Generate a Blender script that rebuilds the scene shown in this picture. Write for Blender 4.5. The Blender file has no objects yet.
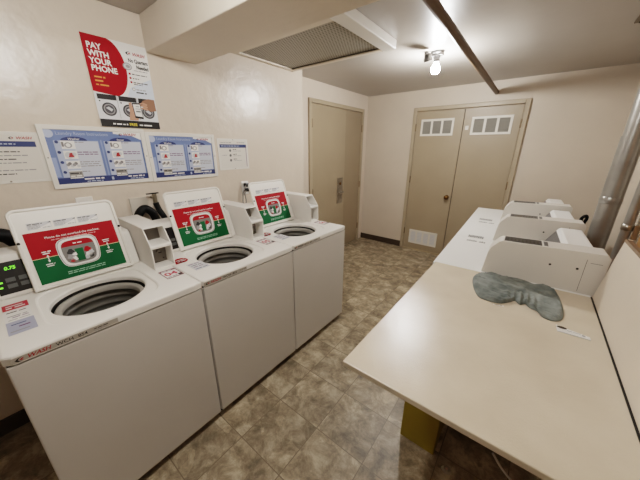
import bpy, bmesh, math, random
from mathutils import noise as mnoise
from mathutils import Vector, Matrix
random.seed(7)
PI = math.pi
C = bpy.context.scene.collection

# ------------------------------------------------------------------ materials
MATS = {}
def lin(c):
    return tuple(((x/255)/12.92 if x/255 <= .04045 else ((x/255+.055)/1.055)**2.4) for x in c)
def mat(name, rgb, rough=.5, metal=0, noise=0, nscale=8, bump=0, bscale=60, emit=0, spec=.5, trans=0, coat=0):
    if name in MATS: return MATS[name]
    m = bpy.data.materials.new(name); m.use_nodes = True
    nt = m.node_tree; b = nt.nodes['Principled BSDF']
    col = lin(rgb) + (1,)
    b.inputs['Base Color'].default_value = col
    b.inputs['Roughness'].default_value = rough
    b.inputs['Metallic'].default_value = metal
    b.inputs['Specular IOR Level'].default_value = spec
    b.inputs['Transmission Weight'].default_value = trans
    b.inputs['Coat Weight'].default_value = coat
    if emit:
        b.inputs['Emission Color'].default_value = col
        b.inputs['Emission Strength'].default_value = emit
    if noise or bump:
        tc = nt.nodes.new('ShaderNodeTexCoord')
        if noise:
            n = nt.nodes.new('ShaderNodeTexNoise'); n.inputs['Scale'].default_value = nscale
            n.inputs['Detail'].default_value = 5
            nt.links.new(tc.outputs['Object'], n.inputs['Vector'])
            r = nt.nodes.new('ShaderNodeValToRGB')
            r.color_ramp.elements[0].position = .3; r.color_ramp.elements[1].position = .7
            r.color_ramp.elements[0].color = tuple(c*(1-noise) for c in col[:3]) + (1,)
            r.color_ramp.elements[1].color = tuple(min(1, c*(1+noise*.6)) for c in col[:3]) + (1,)
            nt.links.new(n.outputs['Fac'], r.inputs['Fac'])
            nt.links.new(r.outputs['Color'], b.inputs['Base Color'])
        if bump:
            n2 = nt.nodes.new('ShaderNodeTexNoise'); n2.inputs['Scale'].default_value = bscale
            n2.inputs['Detail'].default_value = 3
            nt.links.new(tc.outputs['Object'], n2.inputs['Vector'])
            bp = nt.nodes.new('ShaderNodeBump'); bp.inputs['Strength'].default_value = bump
            bp.inputs['Distance'].default_value = .01
            nt.links.new(n2.outputs['Fac'], bp.inputs['Height'])
            nt.links.new(bp.outputs['Normal'], b.inputs['Normal'])
    MATS[name] = m
    return m

wall_m   = mat('cream_wall_paint', (215,201,185), .30, noise=.04, nscale=2.5, bump=.5, bscale=8, spec=.5)
far_m    = mat('cream_back_wall_paint', (205,191,173), .5, noise=.04, nscale=3, bump=.2, bscale=25)
ceil_m   = mat('glossy_ceiling_paint', (172,165,156), .33, noise=.07, nscale=1.6, bump=.12, bscale=9)
beam_m   = mat('beam_paint', (220,208,191), .45, noise=.04, nscale=4, bump=.2, bscale=20)
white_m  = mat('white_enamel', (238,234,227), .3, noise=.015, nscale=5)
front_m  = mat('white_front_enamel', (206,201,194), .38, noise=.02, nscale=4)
lidw_m   = mat('lid_white', (236,232,224), .35)
box_m    = mat('coin_box_white', (236,232,225), .4, noise=.02, nscale=9)
boxin_m  = mat('coin_box_inside', (118,112,104), .5, noise=.08, nscale=20)
dryer_m  = mat('dryer_white', (236,235,231), .35, noise=.015, nscale=5)
dbox_m   = mat('dryer_box_white', (214,209,200), .42, noise=.02, nscale=7)
dark_m   = mat('black_plastic', (16,15,15), .35)
rubber_m = mat('black_rubber', (12,12,12), .55, spec=.25)
toe_m    = mat('dark_toe_kick', (26,20,16), .7)
gap_m    = mat('seam_shadow_gasket', (70,64,56), .7)
steel_m  = mat('drum_steel', (126,123,116), .42, .4, noise=.12, nscale=10)
drumw_m  = mat('drum_ring_plastic', (158,154,146), .4)
tub_m    = mat('tub_dark', (38,36,33), .5)
red_m    = mat('print_red', (160,14,26), .6, spec=.2)
green_m  = mat('print_green', (14,90,50), .6, spec=.2)
white_p  = mat('print_white', (236,234,230), .45)
ink_m    = mat('print_black', (20,18,18), .5)
grey_p   = mat('print_grey', (150,148,148), .5)
lgrey_p  = mat('print_light_grey', (205,206,208), .45)
blue_m   = mat('print_blue', (108,128,176), .4, noise=.12, nscale=14)
lblue_m  = mat('print_pale_blue', (180,190,212), .4)
navy_m   = mat('print_navy', (38,52,104), .45)
orange_m = mat('print_orange', (232,140,60), .5)
yellow_p = mat('print_yellow', (232,206,70), .5)
skin_p   = mat('print_skin_tone', (196,148,122), .5)
skind_p  = mat('print_dark_skin_tone', (150,106,82), .5)
brand_m  = mat('print_brand_red', (170,40,44), .5)
purple_p = mat('print_plum', (112,72,110), .5)
frame_m  = mat('white_sign_frame', (228,224,216), .35)
acryl_m  = mat('notice_paper', (222,217,208), .3)
led_m    = mat('green_digits', (120,255,60), .5, emit=1.3)
btn_m    = mat('grey_buttons', (84,86,86), .45)
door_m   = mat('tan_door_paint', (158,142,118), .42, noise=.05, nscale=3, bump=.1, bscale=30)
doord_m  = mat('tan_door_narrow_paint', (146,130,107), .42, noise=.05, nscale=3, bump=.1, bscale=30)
dframe_m = mat('tan_frame_paint', (168,152,128), .42, noise=.05, nscale=6)
vent_m   = mat('vent_white', (222,216,204), .45)
mesh_m   = mat('vent_grey_screen', (132,128,118), .6)
brass_m  = mat('aged_brass', (120,88,52), .3, .9)
metal_m  = mat('brushed_metal', (150,142,130), .35, .8, noise=.2, nscale=40)
hinge_m  = mat('hinge_metal', (126,108,84), .4, .6)
base_m   = mat('brown_baseboard', (62,48,36), .55, noise=.15, nscale=12)
galv_m   = mat('galvanised_duct', (168,166,160), .3, .65, noise=.16, nscale=9, bump=.06, bscale=20)
clamp_m  = mat('zinc_clamp', (176,172,162), .3, .9)
ply_m    = mat('brown_plywood', (176,128,80), .6, noise=.22, nscale=9)
plyedge_m= mat('brown_board_edge', (126,102,78), .6, noise=.2, nscale=25)
splash_m = mat('cream_panel_laminate', (222,208,190), .4, noise=.04, nscale=5, bump=.08, bscale=120)
yellow_m = mat('olive_yellow_paint', (150,130,34), .6, noise=.12, nscale=7)
pipe_m   = mat('brown_pipe_paint', (92,70,50), .4, noise=.15, nscale=8)
porc_m   = mat('grey_lamp_holder', (74,72,70), .4, .3)
bulb_m   = mat('bulb_glow', (253,251,250), .3, emit=1000)
bulb2_m  = mat('near_bulb_glow', (253,250,246), .3, emit=620)
cable_m  = mat('grey_cable', (150,146,140), .5)
cord_m   = mat('pale_cord', (196,190,182), .5)
lint_m   = mat('pale_lint', (196,186,166), .9, noise=.2, nscale=50)
tap_m    = mat('valve_brass', (140,130,112), .35, .7)
ctl_m    = mat('grey_control_face', (92,90,88), .45, noise=.15, nscale=20)

def tex_floor():
    m = bpy.data.materials.new('stone_vinyl_tile'); m.use_nodes = True
    nt = m.node_tree; b = nt.nodes['Principled BSDF']; N = nt.nodes.new; L = nt.links.new
    tc = N('ShaderNodeTexCoord'); mp = N('ShaderNodeMapping')
    mp.inputs['Location'].default_value = (-.75, -.352, 0)
    L(tc.outputs['Object'], mp.inputs['Vector'])
    br = N('ShaderNodeTexBrick'); br.offset = 0; br.offset_frequency = 1; br.squash = 1
    br.inputs['Scale'].default_value = 1; br.inputs['Brick Width'].default_value = .305
    br.inputs['Row Height'].default_value = .305; br.inputs['Mortar Size'].default_value = .0028
    br.inputs['Mortar Smooth'].default_value = .35; br.inputs['Bias'].default_value = 0
    br.inputs['Color1'].default_value = (0,0,0,1); br.inputs['Color2'].default_value = (1,1,1,1)
    br.inputs['Mortar'].default_value = (.5,.5,.5,1)
    L(mp.outputs['Vector'], br.inputs['Vector'])
    # per-tile offset into the mottling so tiles differ
    sep = N('ShaderNodeVectorMath'); sep.operation = 'MULTIPLY_ADD'
    sep.inputs[1].default_value = (7,3,5)
    L(br.outputs['Color'], sep.inputs[0]); L(mp.outputs['Vector'], sep.inputs[2])
    n1 = N('ShaderNodeTexNoise'); n1.inputs['Scale'].default_value = 9; n1.inputs['Detail'].default_value = 10
    n1.inputs['Roughness'].default_value = .74; n1.inputs['Distortion'].default_value = .35
    L(sep.outputs[0], n1.inputs['Vector'])
    r1 = N('ShaderNodeValToRGB'); e = r1.color_ramp.elements
    e[0].position = .36; e[0].color = lin((106,94,76))+(1,)
    e[1].position = .62; e[1].color = lin((186,171,146))+(1,)
    x = e.new(.49); x.color = lin((146,131,108))+(1,)
    L(n1.outputs['Fac'], r1.inputs['Fac'])
    vo = N('ShaderNodeTexVoronoi'); vo.inputs['Scale'].default_value = 7.5
    n3 = N('ShaderNodeTexNoise'); n3.inputs['Scale'].default_value = 6; n3.inputs['Detail'].default_value = 4
    L(sep.outputs[0], n3.inputs['Vector'])
    vm = N('ShaderNodeVectorMath'); vm.operation = 'MULTIPLY_ADD'; vm.inputs[1].default_value = (.25,.25,.25)
    L(n3.outputs['Color'], vm.inputs[0]); L(sep.outputs[0], vm.inputs[2]); L(vm.outputs[0], vo.inputs['Vector'])
    hsv = N('ShaderNodeMix'); hsv.data_type = 'RGBA'; hsv.blend_type = 'OVERLAY'
    hsv.inputs['Factor'].default_value = .22
    sepc = N('ShaderNodeSeparateColor'); L(vo.outputs['Color'], sepc.inputs[0])
    L(r1.outputs['Color'], hsv.inputs['A']); L(sepc.outputs[0], hsv.inputs['B'])
    mx = N('ShaderNodeMix'); mx.data_type = 'RGBA'
    L(br.outputs['Fac'], mx.inputs['Factor']); L(hsv.outputs['Result'], mx.inputs['A'])
    mx.inputs['B'].default_value = lin((112,98,79))+(1,)
    L(mx.outputs['Result'], b.inputs['Base Color'])
    b.inputs['Roughness'].default_value = .42
    bp = N('ShaderNodeBump'); bp.inputs['Strength'].default_value = .25; bp.inputs['Distance'].default_value = .004
    L(n1.outputs['Fac'], bp.inputs['Height']); L(bp.outputs['Normal'], b.inputs['Normal'])
    return m
def tex_table():
    m = bpy.data.materials.new('textured_worktop_paint'); m.use_nodes = True
    nt = m.node_tree; b = nt.nodes['Principled BSDF']; N = nt.nodes.new; L = nt.links.new
    tc = N('ShaderNodeTexCoord')
    n = N('ShaderNodeTexNoise'); n.inputs['Scale'].default_value = 120; n.inputs['Detail'].default_value = 4
    n.inputs['Distortion'].default_value = 1.5
    L(tc.outputs['Object'], n.inputs['Vector'])
    n2 = N('ShaderNodeTexNoise'); n2.inputs['Scale'].default_value = 5; n2.inputs['Detail'].default_value = 5
    L(tc.outputs['Object'], n2.inputs['Vector'])
    r = N('ShaderNodeValToRGB'); e = r.color_ramp.elements
    e[0].position = .3; e[0].color = lin((205,190,168))+(1,)
    e[1].position = .7; e[1].color = lin((220,206,185))+(1,)
    L(n2.outputs['Fac'], r.inputs['Fac']); L(r.outputs['Color'], b.inputs['Base Color'])
    b.inputs['Roughness'].default_value = .16
    bp = N('ShaderNodeBump'); bp.inputs['Strength'].default_value = .2; bp.inputs['Distance'].default_value = .004
    L(n.outputs['Fac'], bp.inputs['Height']); L(bp.outputs['Normal'], b.inputs['Normal'])
    return m
def tex_grille():
    m = bpy.data.materials.new('perforated_grille'); m.use_nodes = True
    nt = m.node_tree; b = nt.nodes['Principled BSDF']; N = nt.nodes.new; L = nt.links.new
    tc = N('ShaderNodeTexCoord')
    br = N('ShaderNodeTexBrick'); br.inputs['Scale'].default_value = 1; br.inputs['Brick Width'].default_value = .023
    br.inputs['Row Height'].default_value = .023; br.inputs['Mortar Size'].default_value = .0055
    br.inputs['Mortar Smooth'].default_value = .1
    br.inputs['Color1'].default_value = lin((74,71,64))+(1,); br.inputs['Color2'].default_value = lin((90,86,78))+(1,)
    br.inputs['Mortar'].default_value = lin((160,155,142))+(1,)
    L(tc.outputs['Object'], br.inputs['Vector']); L(br.outputs['Color'], b.inputs['Base Color'])
    b.inputs['Roughness'].default_value = .5
    return m
def tex_cloth():
    m = bpy.data.materials.new('grey_towelling'); m.use_nodes = True
    nt = m.node_tree; b = nt.nodes['Principled BSDF']; N = nt.nodes.new; L = nt.links.new
    tc = N('ShaderNodeTexCoord')
    n = N('ShaderNodeTexNoise'); n.inputs['Scale'].default_value = 300; n.inputs['Detail'].default_value = 2
    n2 = N('ShaderNodeTexNoise'); n2.inputs['Scale'].default_value = 18; n2.inputs['Detail'].default_value = 5
    L(tc.outputs['Object'], n.inputs['Vector']); L(tc.outputs['Object'], n2.inputs['Vector'])
    r = N('ShaderNodeValToRGB'); e = r.color_ramp.elements
    e[0].position = .3; e[0].color = lin((90,97,94))+(1,); e[1].position = .7; e[1].color = lin((142,148,143))+(1,)
    L(n2.outputs['Fac'], r.inputs['Fac']); L(r.outputs['Color'], b.inputs['Base Color'])
    b.inputs['Roughness'].default_value = .95
    bp = N('ShaderNodeBump'); bp.inputs['Strength'].default_value = .6; bp.inputs['Distance'].default_value = .003
    L(n.outputs['Fac'], bp.inputs['Height']); L(bp.outputs['Normal'], b.inputs['Normal'])
    return m
floor_m, table_m, grille_m, cloth_m = tex_floor(), tex_table(), tex_grille(), tex_cloth()

# ------------------------------------------------------------------ helpers
def origin(o):
    v = Vector((0,0,0))
    while o: v += o.location; o = o.parent
    return v
class MB:
    """collects shapes given in room coordinates, links them as ONE mesh object"""
    def __init__(s): s.bm = bmesh.new(); s.mats = []
    def mi(s, m):
        if m not in s.mats: s.mats.append(m)
        return s.mats.index(m)
    def box(s, x0,x1,y0,y1,z0,z1, m, bev=0, seg=2):
        t = bmesh.new()
        bmesh.ops.create_cube(t, size=1)
        for v in t.verts: v.co = Vector((x0+(x1-x0)*(v.co.x+.5), y0+(y1-y0)*(v.co.y+.5), z0+(z1-z0)*(v.co.z+.5)))
        if bev: bmesh.ops.bevel(t, geom=t.edges[:], offset=bev, segments=seg, profile=.5, affect='EDGES')
        s.merge(t, m); return s
    def merge(s, t, m, smooth=False):
        i = s.mi(m); vm = {}
        for v in t.verts: vm[v] = s.bm.verts.new(v.co)
        for f in t.faces:
            try: nf = s.bm.faces.new([vm[v] for v in f.verts])
            except ValueError: continue
            nf.material_index = i; nf.smooth = smooth or f.smooth
        t.free()
    def prism(s, prof, axis, a, b, m, bev=0, seg=2):
        """prof: 2D points in the two other axes (x,z for y; y,z for x; x,y for z)"""
        t = bmesh.new()
        def P(p, k):
            return {'y': Vector((p[0],k,p[1])), 'x': Vector((k,p[0],p[1])), 'z': Vector((p[0],p[1],k))}[axis]
        A = [t.verts.new(P(p,a)) for p in prof]; B = [t.verts.new(P(p,b)) for p in prof]
        t.faces.new(A); t.faces.new(B[::-1]); n = len(prof)
        for i in range(n): t.faces.new([A[i],B[i],B[(i+1)%n],A[(i+1)%n]])
        bmesh.ops.recalc_face_normals(t, faces=t.faces[:])
        if bev: bmesh.ops.bevel(t, geom=t.edges[:], offset=bev, segments=seg, profile=.5, affect='EDGES')
        s.merge(t, m); return s
    def quadprism(s, pts, d, m):
        """polygon of 3D points extruded by vector d"""
        t = bmesh.new(); A = [t.verts.new(Vector(p)) for p in pts]; B = [t.verts.new(Vector(p)+Vector(d)) for p in pts]
        t.faces.new(A); t.faces.new(B[::-1]); n = len(A)
        for i in range(n): t.faces.new([A[i],B[i],B[(i+1)%n],A[(i+1)%n]])
        bmesh.ops.recalc_face_normals(t, faces=t.faces[:]); s.merge(t, m); return s
    def lathe(s, prof, base, m, axis=Vector((0,0,1)), n=40, smooth=True, sx=1, sy=1):
        """prof: (radius, height) pairs"""
        q = Vector((0,0,1)).rotation_difference(Vector(axis).normalized()).to_matrix()
        t = bmesh.new(); rings = []
        for r,h in prof:
            if r < 1e-6: rings.append([t.verts.new(Vector(base)+q@Vector((0,0,h)))])
            else: rings.append([t.verts.new(Vector(base)+q@Vector((sx*r*math.cos(2*PI*k/n), sy*r*math.sin(2*PI*k/n), h))) for k in range(n)])
        for a,b in zip(rings, rings[1:]):
            for k in range(n):
                if len(a)==1 and len(b)==1: continue
                if len(a)==1: f = [a[0], b[k], b[(k+1)%n]]
                elif len(b)==1: f = [a[k], a[(k+1)%n], b[0]]
                else: f = [a[k], a[(k+1)%n], b[(k+1)%n], b[k]]
                t.faces.new(f)
        s.merge(t, m, smooth); return s
    def cyl(s, p, q, r, m, n=20, cap=True, smooth=True):
        p, q = Vector(p), Vector(q); h = (q-p).length
        prof = [(r,0),(r,h)]
        s.lathe(prof, p, m, q-p, n, smooth)
        if cap:
            s.lathe([(0,0),(r,0)], p, m, q-p, n, False); s.lathe([(r,h),(0,h)], p, m, q-p, n, False)
        return s
    def tube(s, pts, r, m, n=12, sub=6):
        P = [Vector(p) for p in pts]
        if len(P) > 2:
            Q = [P[0]+(P[0]-P[1])] + P + [P[-1]+(P[-1]-P[-2])]; out = []
            for i in range(1, len(Q)-2):
                for k in range(sub):
                    t = k/sub; a,b,c,d = Q[i-1],Q[i],Q[i+1],Q[i+2]
                    out.append(.5*((2*b)+(c-a)*t+(2*a-5*b+4*c-d)*t*t+(3*b-a-3*c+d)*t**3))
            out.append(P[-1]); P = out
        t = bmesh.new(); rings = []; up = Vector((.13,.31,.94))
        for i,p in enumerate(P):
            d = (P[min(i+1,len(P)-1)]-P[max(i-1,0)]).normalized()
            u = d.cross(up)
            if u.length < .05: u = d.cross(Vector((1,0,0)))
            u.normalize(); w = d.cross(u)
            up = -w
            rings.append([t.verts.new(p+r*(u*math.cos(2*PI*k/n)+w*math.sin(2*PI*k/n))) for k in range(n)])
        for a,b in zip(rings, rings[1:]):
            for k in range(n): t.faces.new([a[k],a[(k+1)%n],b[(k+1)%n],b[k]])
        t.faces.new(rings[0][::-1]); t.faces.new(rings[-1])
        bmesh.ops.recalc_face_normals(t, faces=t.faces[:])
        for f in t.faces: f.smooth = len(f.verts) == 4
        s.merge(t, m); return s
    def build(s, name, parent=None, **kw):
        me = bpy.data.meshes.new(name); off = origin(parent) if parent else Vector((0,0,0))
        if not parent:   # origin at the base of the shape
            xs = [v.co for v in s.bm.verts]
            off = Vector(((min(c.x for c in xs)+max(c.x for c in xs))/2, (min(c.y for c in xs)+max(c.y for c in xs))/2, min(c.z for c in xs)))
            if kw.get('world'): off = Vector((0,0,0))
        for v in s.bm.verts: v.co -= off
        s.bm.to_mesh(me); s.bm.free()
        for m in s.mats: me.materials.append(m)
        o = bpy.data.objects.new(name, me); C.objects.link(o)
        if parent: o.parent = parent
        else: o.location = off
        return o
def tag(o, label=None, cat=None, group=None, kind=None):
    if label: o['label'] = label
    if cat: o['category'] = cat
    if group: o['group'] = group
    if kind: o['kind'] = kind
    return o
def empty(name, loc, label, cat, group=None, kind=None):
    o = bpy.data.objects.new(name, None); C.objects.link(o); o.location = loc; o.empty_display_size = .1
    return tag(o, label, cat, group, kind)
def struct(o, label=None): return tag(o, label, None, None, 'structure')

class Art:
    """flat printed artwork: polygons and lettering on layers a fraction of a millimetre apart, one mesh"""
    def __init__(s, o, u, v):
        s.o, s.u, s.v = Vector(o), Vector(u).normalized(), Vector(v).normalized()
        s.n = s.u.cross(s.v); s.mb = MB()
    def P(s, a, b, w): return s.o + s.u*a + s.v*b + s.n*(w*.0005)
    def poly(s, pts, m, w=1):
        f = s.mb.bm.faces.new([s.mb.bm.verts.new(s.P(a,b,w)) for a,b in pts]); f.material_index = s.mb.mi(m); return s
    def rect(s, u0,u1,v0,v1, m, w=1): return s.poly([(u0,v0),(u1,v0),(u1,v1),(u0,v1)], m, w)
    def disc(s, u,v,r, m, w=1, ry=None, n=24):
        ry = ry or r
        return s.poly([(u+r*math.cos(2*PI*k/n), v+ry*math.sin(2*PI*k/n)) for k in range(n)], m, w)
    def ring(s, pts_out, pts_in, m, w=1):
        n = len(pts_out); i = s.mb.mi(m)
        A = [s.mb.bm.verts.new(s.P(a,b,w)) for a,b in pts_out]; B = [s.mb.bm.verts.new(s.P(a,b,w)) for a,b in pts_in]
        for k in range(n):
            f = s.mb.bm.faces.new([A[k],A[(k+1)%n],B[(k+1)%n],B[k]]); f.material_index = i
        return s
    def text(s, txt, u, v, size, m, w=3, align='LEFT', bold=0, shear=0, sx=1):
        cu = bpy.data.curves.new('lettering','FONT'); cu.body = txt; cu.size = 1; cu.align_x = align
        cu.offset = bold; cu.shear = shear; cu.resolution_u = 3
        ob = bpy.data.objects.new('lettering', cu); C.objects.link(ob)
        dg = bpy.context.evaluated_depsgraph_get(); dg.update()
        me = bpy.data.meshes.new_from_object(ob.evaluated_get(dg))
        vs = [s.mb.bm.verts.new(s.P(u+x.co.x*size*sx, v+x.co.y*size, w)) for x in me.vertices]; i = s.mb.mi(m)
        for p in me.polygons:
            try: f = s.mb.bm.faces.new([vs[k] for k in p.vertices]); f.material_index = i
            except ValueError: pass
        bpy.data.objects.remove(ob); bpy.data.curves.remove(cu); bpy.data.meshes.remove(me)
        return s
    def greek(s, u, v, width, h, m, w=3, rnd=random):
        """a line of print too small to read: word-length strokes"""
        x = u
        while x < u+width-h*.6:
            l = min(rnd.uniform(1.2,4.5)*h, u+width-x); s.rect(x, x+l, v, v+h*rnd.uniform(.55,.75), m, w); x += l+h*.55
        return s
    def build(s, name, parent): return s.mb.build(name, parent)

# ------------------------------------------------------------------ camera (solved from the photograph's vanishing points)
cx,cy,cz = 1.7619,.0857,1.5656; yaw,pitch,roll,foc = .6639,.3319,.0031,266.12
F = Vector((-math.sin(yaw)*math.cos(pitch), math.cos(yaw)*math.cos(pitch), -math.sin(pitch)))
R = Vector((math.cos(yaw), math.sin(yaw), 0)); U = R.cross(F)
R, U = R*math.cos(roll)+U*math.sin(roll), U*math.cos(roll)-R*math.sin(roll)
cam = bpy.data.cameras.new('camera'); co = bpy.data.objects.new('camera', cam); C.objects.link(co)
cam.sensor_width = 36; cam.lens = 36*foc/640; cam.clip_start = .02
co.matrix_world = Matrix(((R.x,U.x,-F.x,cx),(R.y,U.y,-F.y,cy),(R.z,U.z,-F.z,cz),(0,0,0,1)))
bpy.context.scene.camera = co

# ------------------------------------------------------------------ room shell
XW, XD, XR, D, H, YN = -.34, -.546, 2.38, 4.267, 2.34, -1.5
struct(MB().box(XD-.1,XR+.1,YN-.1,D+.1,-.1,0,floor_m).build('floor', world=1))
struct(MB().box(XD-.1,XR+.1,YN-.1,D+.1,H,H+.1,ceil_m).build('ceiling', world=1))
struct(MB().box(XD-.1,XW,YN,2.47,0,H,wall_m,.008,2).build('wall_left', world=1))
struct(MB().box(XD-.1,XD,2.47,D,0,H,wall_m).build('wall_alcove', world=1))
struct(MB().box(XD-.1,XR+.1,D,D+.1,0,H,far_m).build('wall_back', world=1))
struct(MB().box(XR,XR+.1,YN,D,0,H,far_m).build('wall_right', world=1))
struct(MB().box(XD-.1,XR+.1,YN-.1,YN,0,H,mat('fill_cutting_dark_wall',(150,136,118),.6)).build('wall_front', world=1))  # unseen wall behind the camera, coloured dark to cut bounced fill light
struct(MB().box(XW,XR,.965,1.305,2.14,H,beam_m,.006,2).build('trim_1', world=1), 'cream painted soffit beam crossing the ceiling')
# baseboards
struct(MB().box(XD,.215,D-.012,D,0,.095,base_m,.003).build('baseboard_back'))
struct(MB().box(1.58,XR,D-.012,D,0,.095,base_m,.003).build('baseboard_back_right'))
struct(MB().box(XW,XW+.012,YN,2.47,0,.1,base_m,.003).build('baseboard_left'))
struct(MB().box(XD,XD+.012,2.47,2.775,0,.095,base_m,.003).build('baseboard_alcove'))

# ------------------------------------------------------------------ left door (unequal pair) and the double closet doors
d1 = struct(empty('door_1', (XD,3.44,0), 'tan painted door with a lever lock and a narrow side leaf', None))
fr = MB(); y0,y1,zt_ = 2.787,4.12,2.14
fr.box(XD,XD+.03,y0,y0+.05,0,zt_,dframe_m,.004).box(XD,XD+.03,y1-.05,y1,0,zt_,dframe_m,.004).box(XD,XD+.03,y0+.05,y1-.05,zt_-.05,zt_,dframe_m,.004)
fr.build('door_frame', d1)
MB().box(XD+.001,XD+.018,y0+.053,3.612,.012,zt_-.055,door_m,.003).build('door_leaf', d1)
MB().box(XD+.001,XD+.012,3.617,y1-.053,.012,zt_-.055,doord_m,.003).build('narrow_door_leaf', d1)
MB().box(XD+.018,XD+.022,3.42,3.57,.76,1.15,metal_m,.002).build('lock_plate', d1)
h = MB(); h.cyl((XD+.02,3.53,.93),(XD+.065,3.53,.93),.016,metal_m).tube([(XD+.062,3.535,.93),(XD+.066,3.49,.93),(XD+.062,3.41,.925)],.011,metal_m)
h.lathe([(.028,0),(.03,.006),(.02,.012),(0,.012)],(XD+.02,3.53,.93),metal_m,(1,0,0)); h.build('lever_handle', d1)
h = MB(); h.lathe([(.02,0),(.02,.012),(0,.014)],(XD+.021,3.5,1.06),brass_m,(1,0,0)); h.build('lock_cylinder', d1)
for yy in (y0+.052, y1-.052):
    for zz in (.28,1.0,1.86):
        MB().cyl((XD+.026,yy,zz-.05),(XD+.026,yy,zz+.05),.009,hinge_m,10).build('hinge', d1)
d2 = struct(empty('door_2', (.895,D,0), 'tan double closet doors with white vents and a brass knob', None))
xl,xr_,zt_ = .22,1.571,2.115
fr = MB(); fr.box(xl,xl+.05,D-.035,D,0,zt_,dframe_m,.005).box(xr_-.05,xr_,D-.035,D,0,zt_,dframe_m,.005).box(xl+.05,xr_-.05,D-.035,D,zt_-.05,zt_,dframe_m,.005)
fr.build('door_frame', d2)
MB().box(xl+.05,xr_-.05,D-.028,D,0,.018,mat('tan_sill',(176,158,128),.5)).build('threshold', d2)
MB().box(xl+.053,.8915,D-.02,D-.002,.02,zt_-.055,door_m,.003).build('door_leaf', d2)
MB().box(.8985,xr_-.053,D-.02,D-.002,.02,zt_-.055,door_m,.003).build('door_leaf', d2)
MB().box(.8915,.8985,D-.006,D-.001,.02,zt_-.055,toe_m).build('centre_gap', d2)
def vent(parent, x0,x1,z0,z1, bays, lv):
    v = MB(); t = .028; f = D-.02
    v.box(x0,x1,f-.008,f,z1-t,z1,vent_m,.002).box(x0,x1,f-.008,f,z0,z0+t,vent_m,.002)
    w = (x1-x0-t)/bays
    for k in range(bays+1): v.box(x0+k*w,x0+k*w+t,f-.0078,f,z0+.002,z1-.002,vent_m,.002)
    o = v.build('vent_frame', parent)
    g = MB(); g.box(x0+t/2,x1-t/2,f-.002,f-.0005,z0+t/2,z1-t/2,mesh_m if bays==3 else lgrey_p)
    n = lv
    for k in range(n):
        zz = z0+t+(z1-z0-2*t)*(k+.5)/n
        g.quadprism([(x0+t,f-.007,zz+.003),(x0+t,f-.002,zz-.004),(x0+t,f-.0015,zz-.003),(x0+t,f-.0055,zz+.004)],(x1-x0-2*t,0,0),mesh_m if bays==3 else vent_m)
    g.build('louvres', o)
vent(d2,.345,.782,1.735,1.955,3,9); vent(d2,.992,1.436,1.735,1.952,3,9); vent(d2,.355,.785,.11,.335,4,7)
h = MB(); h.lathe([(.028,0),(.028,.005),(.012,.01),(.012,.03),(.026,.04),(.03,.055),(.022,.068),(0,.072)],(.835,D-.02,.905),brass_m,(0,-1,0),24); h.build('knob', d2)
MB().box(.925,.965,D-.024,D-.02,1.80,1.85,vent_m,.002).build('latch_plate', d2)
for xx in (xl+.052, xr_-.052):
    for zz in (.3,1.12,1.85):
        MB().cyl((xx,D-.032,zz-.05),(xx,D-.032,zz+.05),.008,hinge_m,10).build('hinge', d2)

# ------------------------------------------------------------------ ceiling things
g = empty('return_air_grille', (.2,1.96,H), 'large grey perforated return-air grille in a white frame on the ceiling', 'vent')
f = MB(); zb = 2.283
f.box(XW+.004,.645,1.60,1.652,zb,H,beam_m,.003).box(XW+.004,.645,2.268,2.315,zb,H,beam_m,.003)
f.box(XW+.004,XW+.045,1.65,2.27,zb,H,beam_m,.004).box(.64,.745,1.598,2.317,zb-.004,H,frame_m,.006)
f.build('grille_frame', g)
MB().box(XW+.04,.642,1.645,2.275,zb+.012,zb+.018,grille_m).build('perforated_screen', g)
for yy in (1.657,2.258): MB().box(XW+.05,.63,yy,yy+.006,zb+.006,zb+.0115,gap_m).build('retaining_bar', g)
v = empty('ceiling_register', (2.22,2.85,H), 'dark ceiling air register near the right wall', 'vent')
MB().box(2.07,2.36,2.74,2.96,H-.012,H,mat('register_brown',(104,92,76),.5),.003).build('register_plate', v)
for k in range(7): MB().box(2.09,2.34,2.762+k*.028,2.774+k*.028,H-.018,H-.0115,mat('register_dark',(58,50,42),.6)).build('slat', v)
p = MB(); p.cyl((1.205,1.306,2.24),(1.205,D,2.215),.026,pipe_m,24)
p_ = empty('ceiling_pipe', (1.205,2.8,2.24), 'dark brown pipe running under the ceiling to the back wall', 'pipe')
p.build('pipe_run', p_)
MB().box(1.199,1.211,1.49,1.51,2.25,H,pipe_m).build('hanger_strap', p_)

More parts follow.
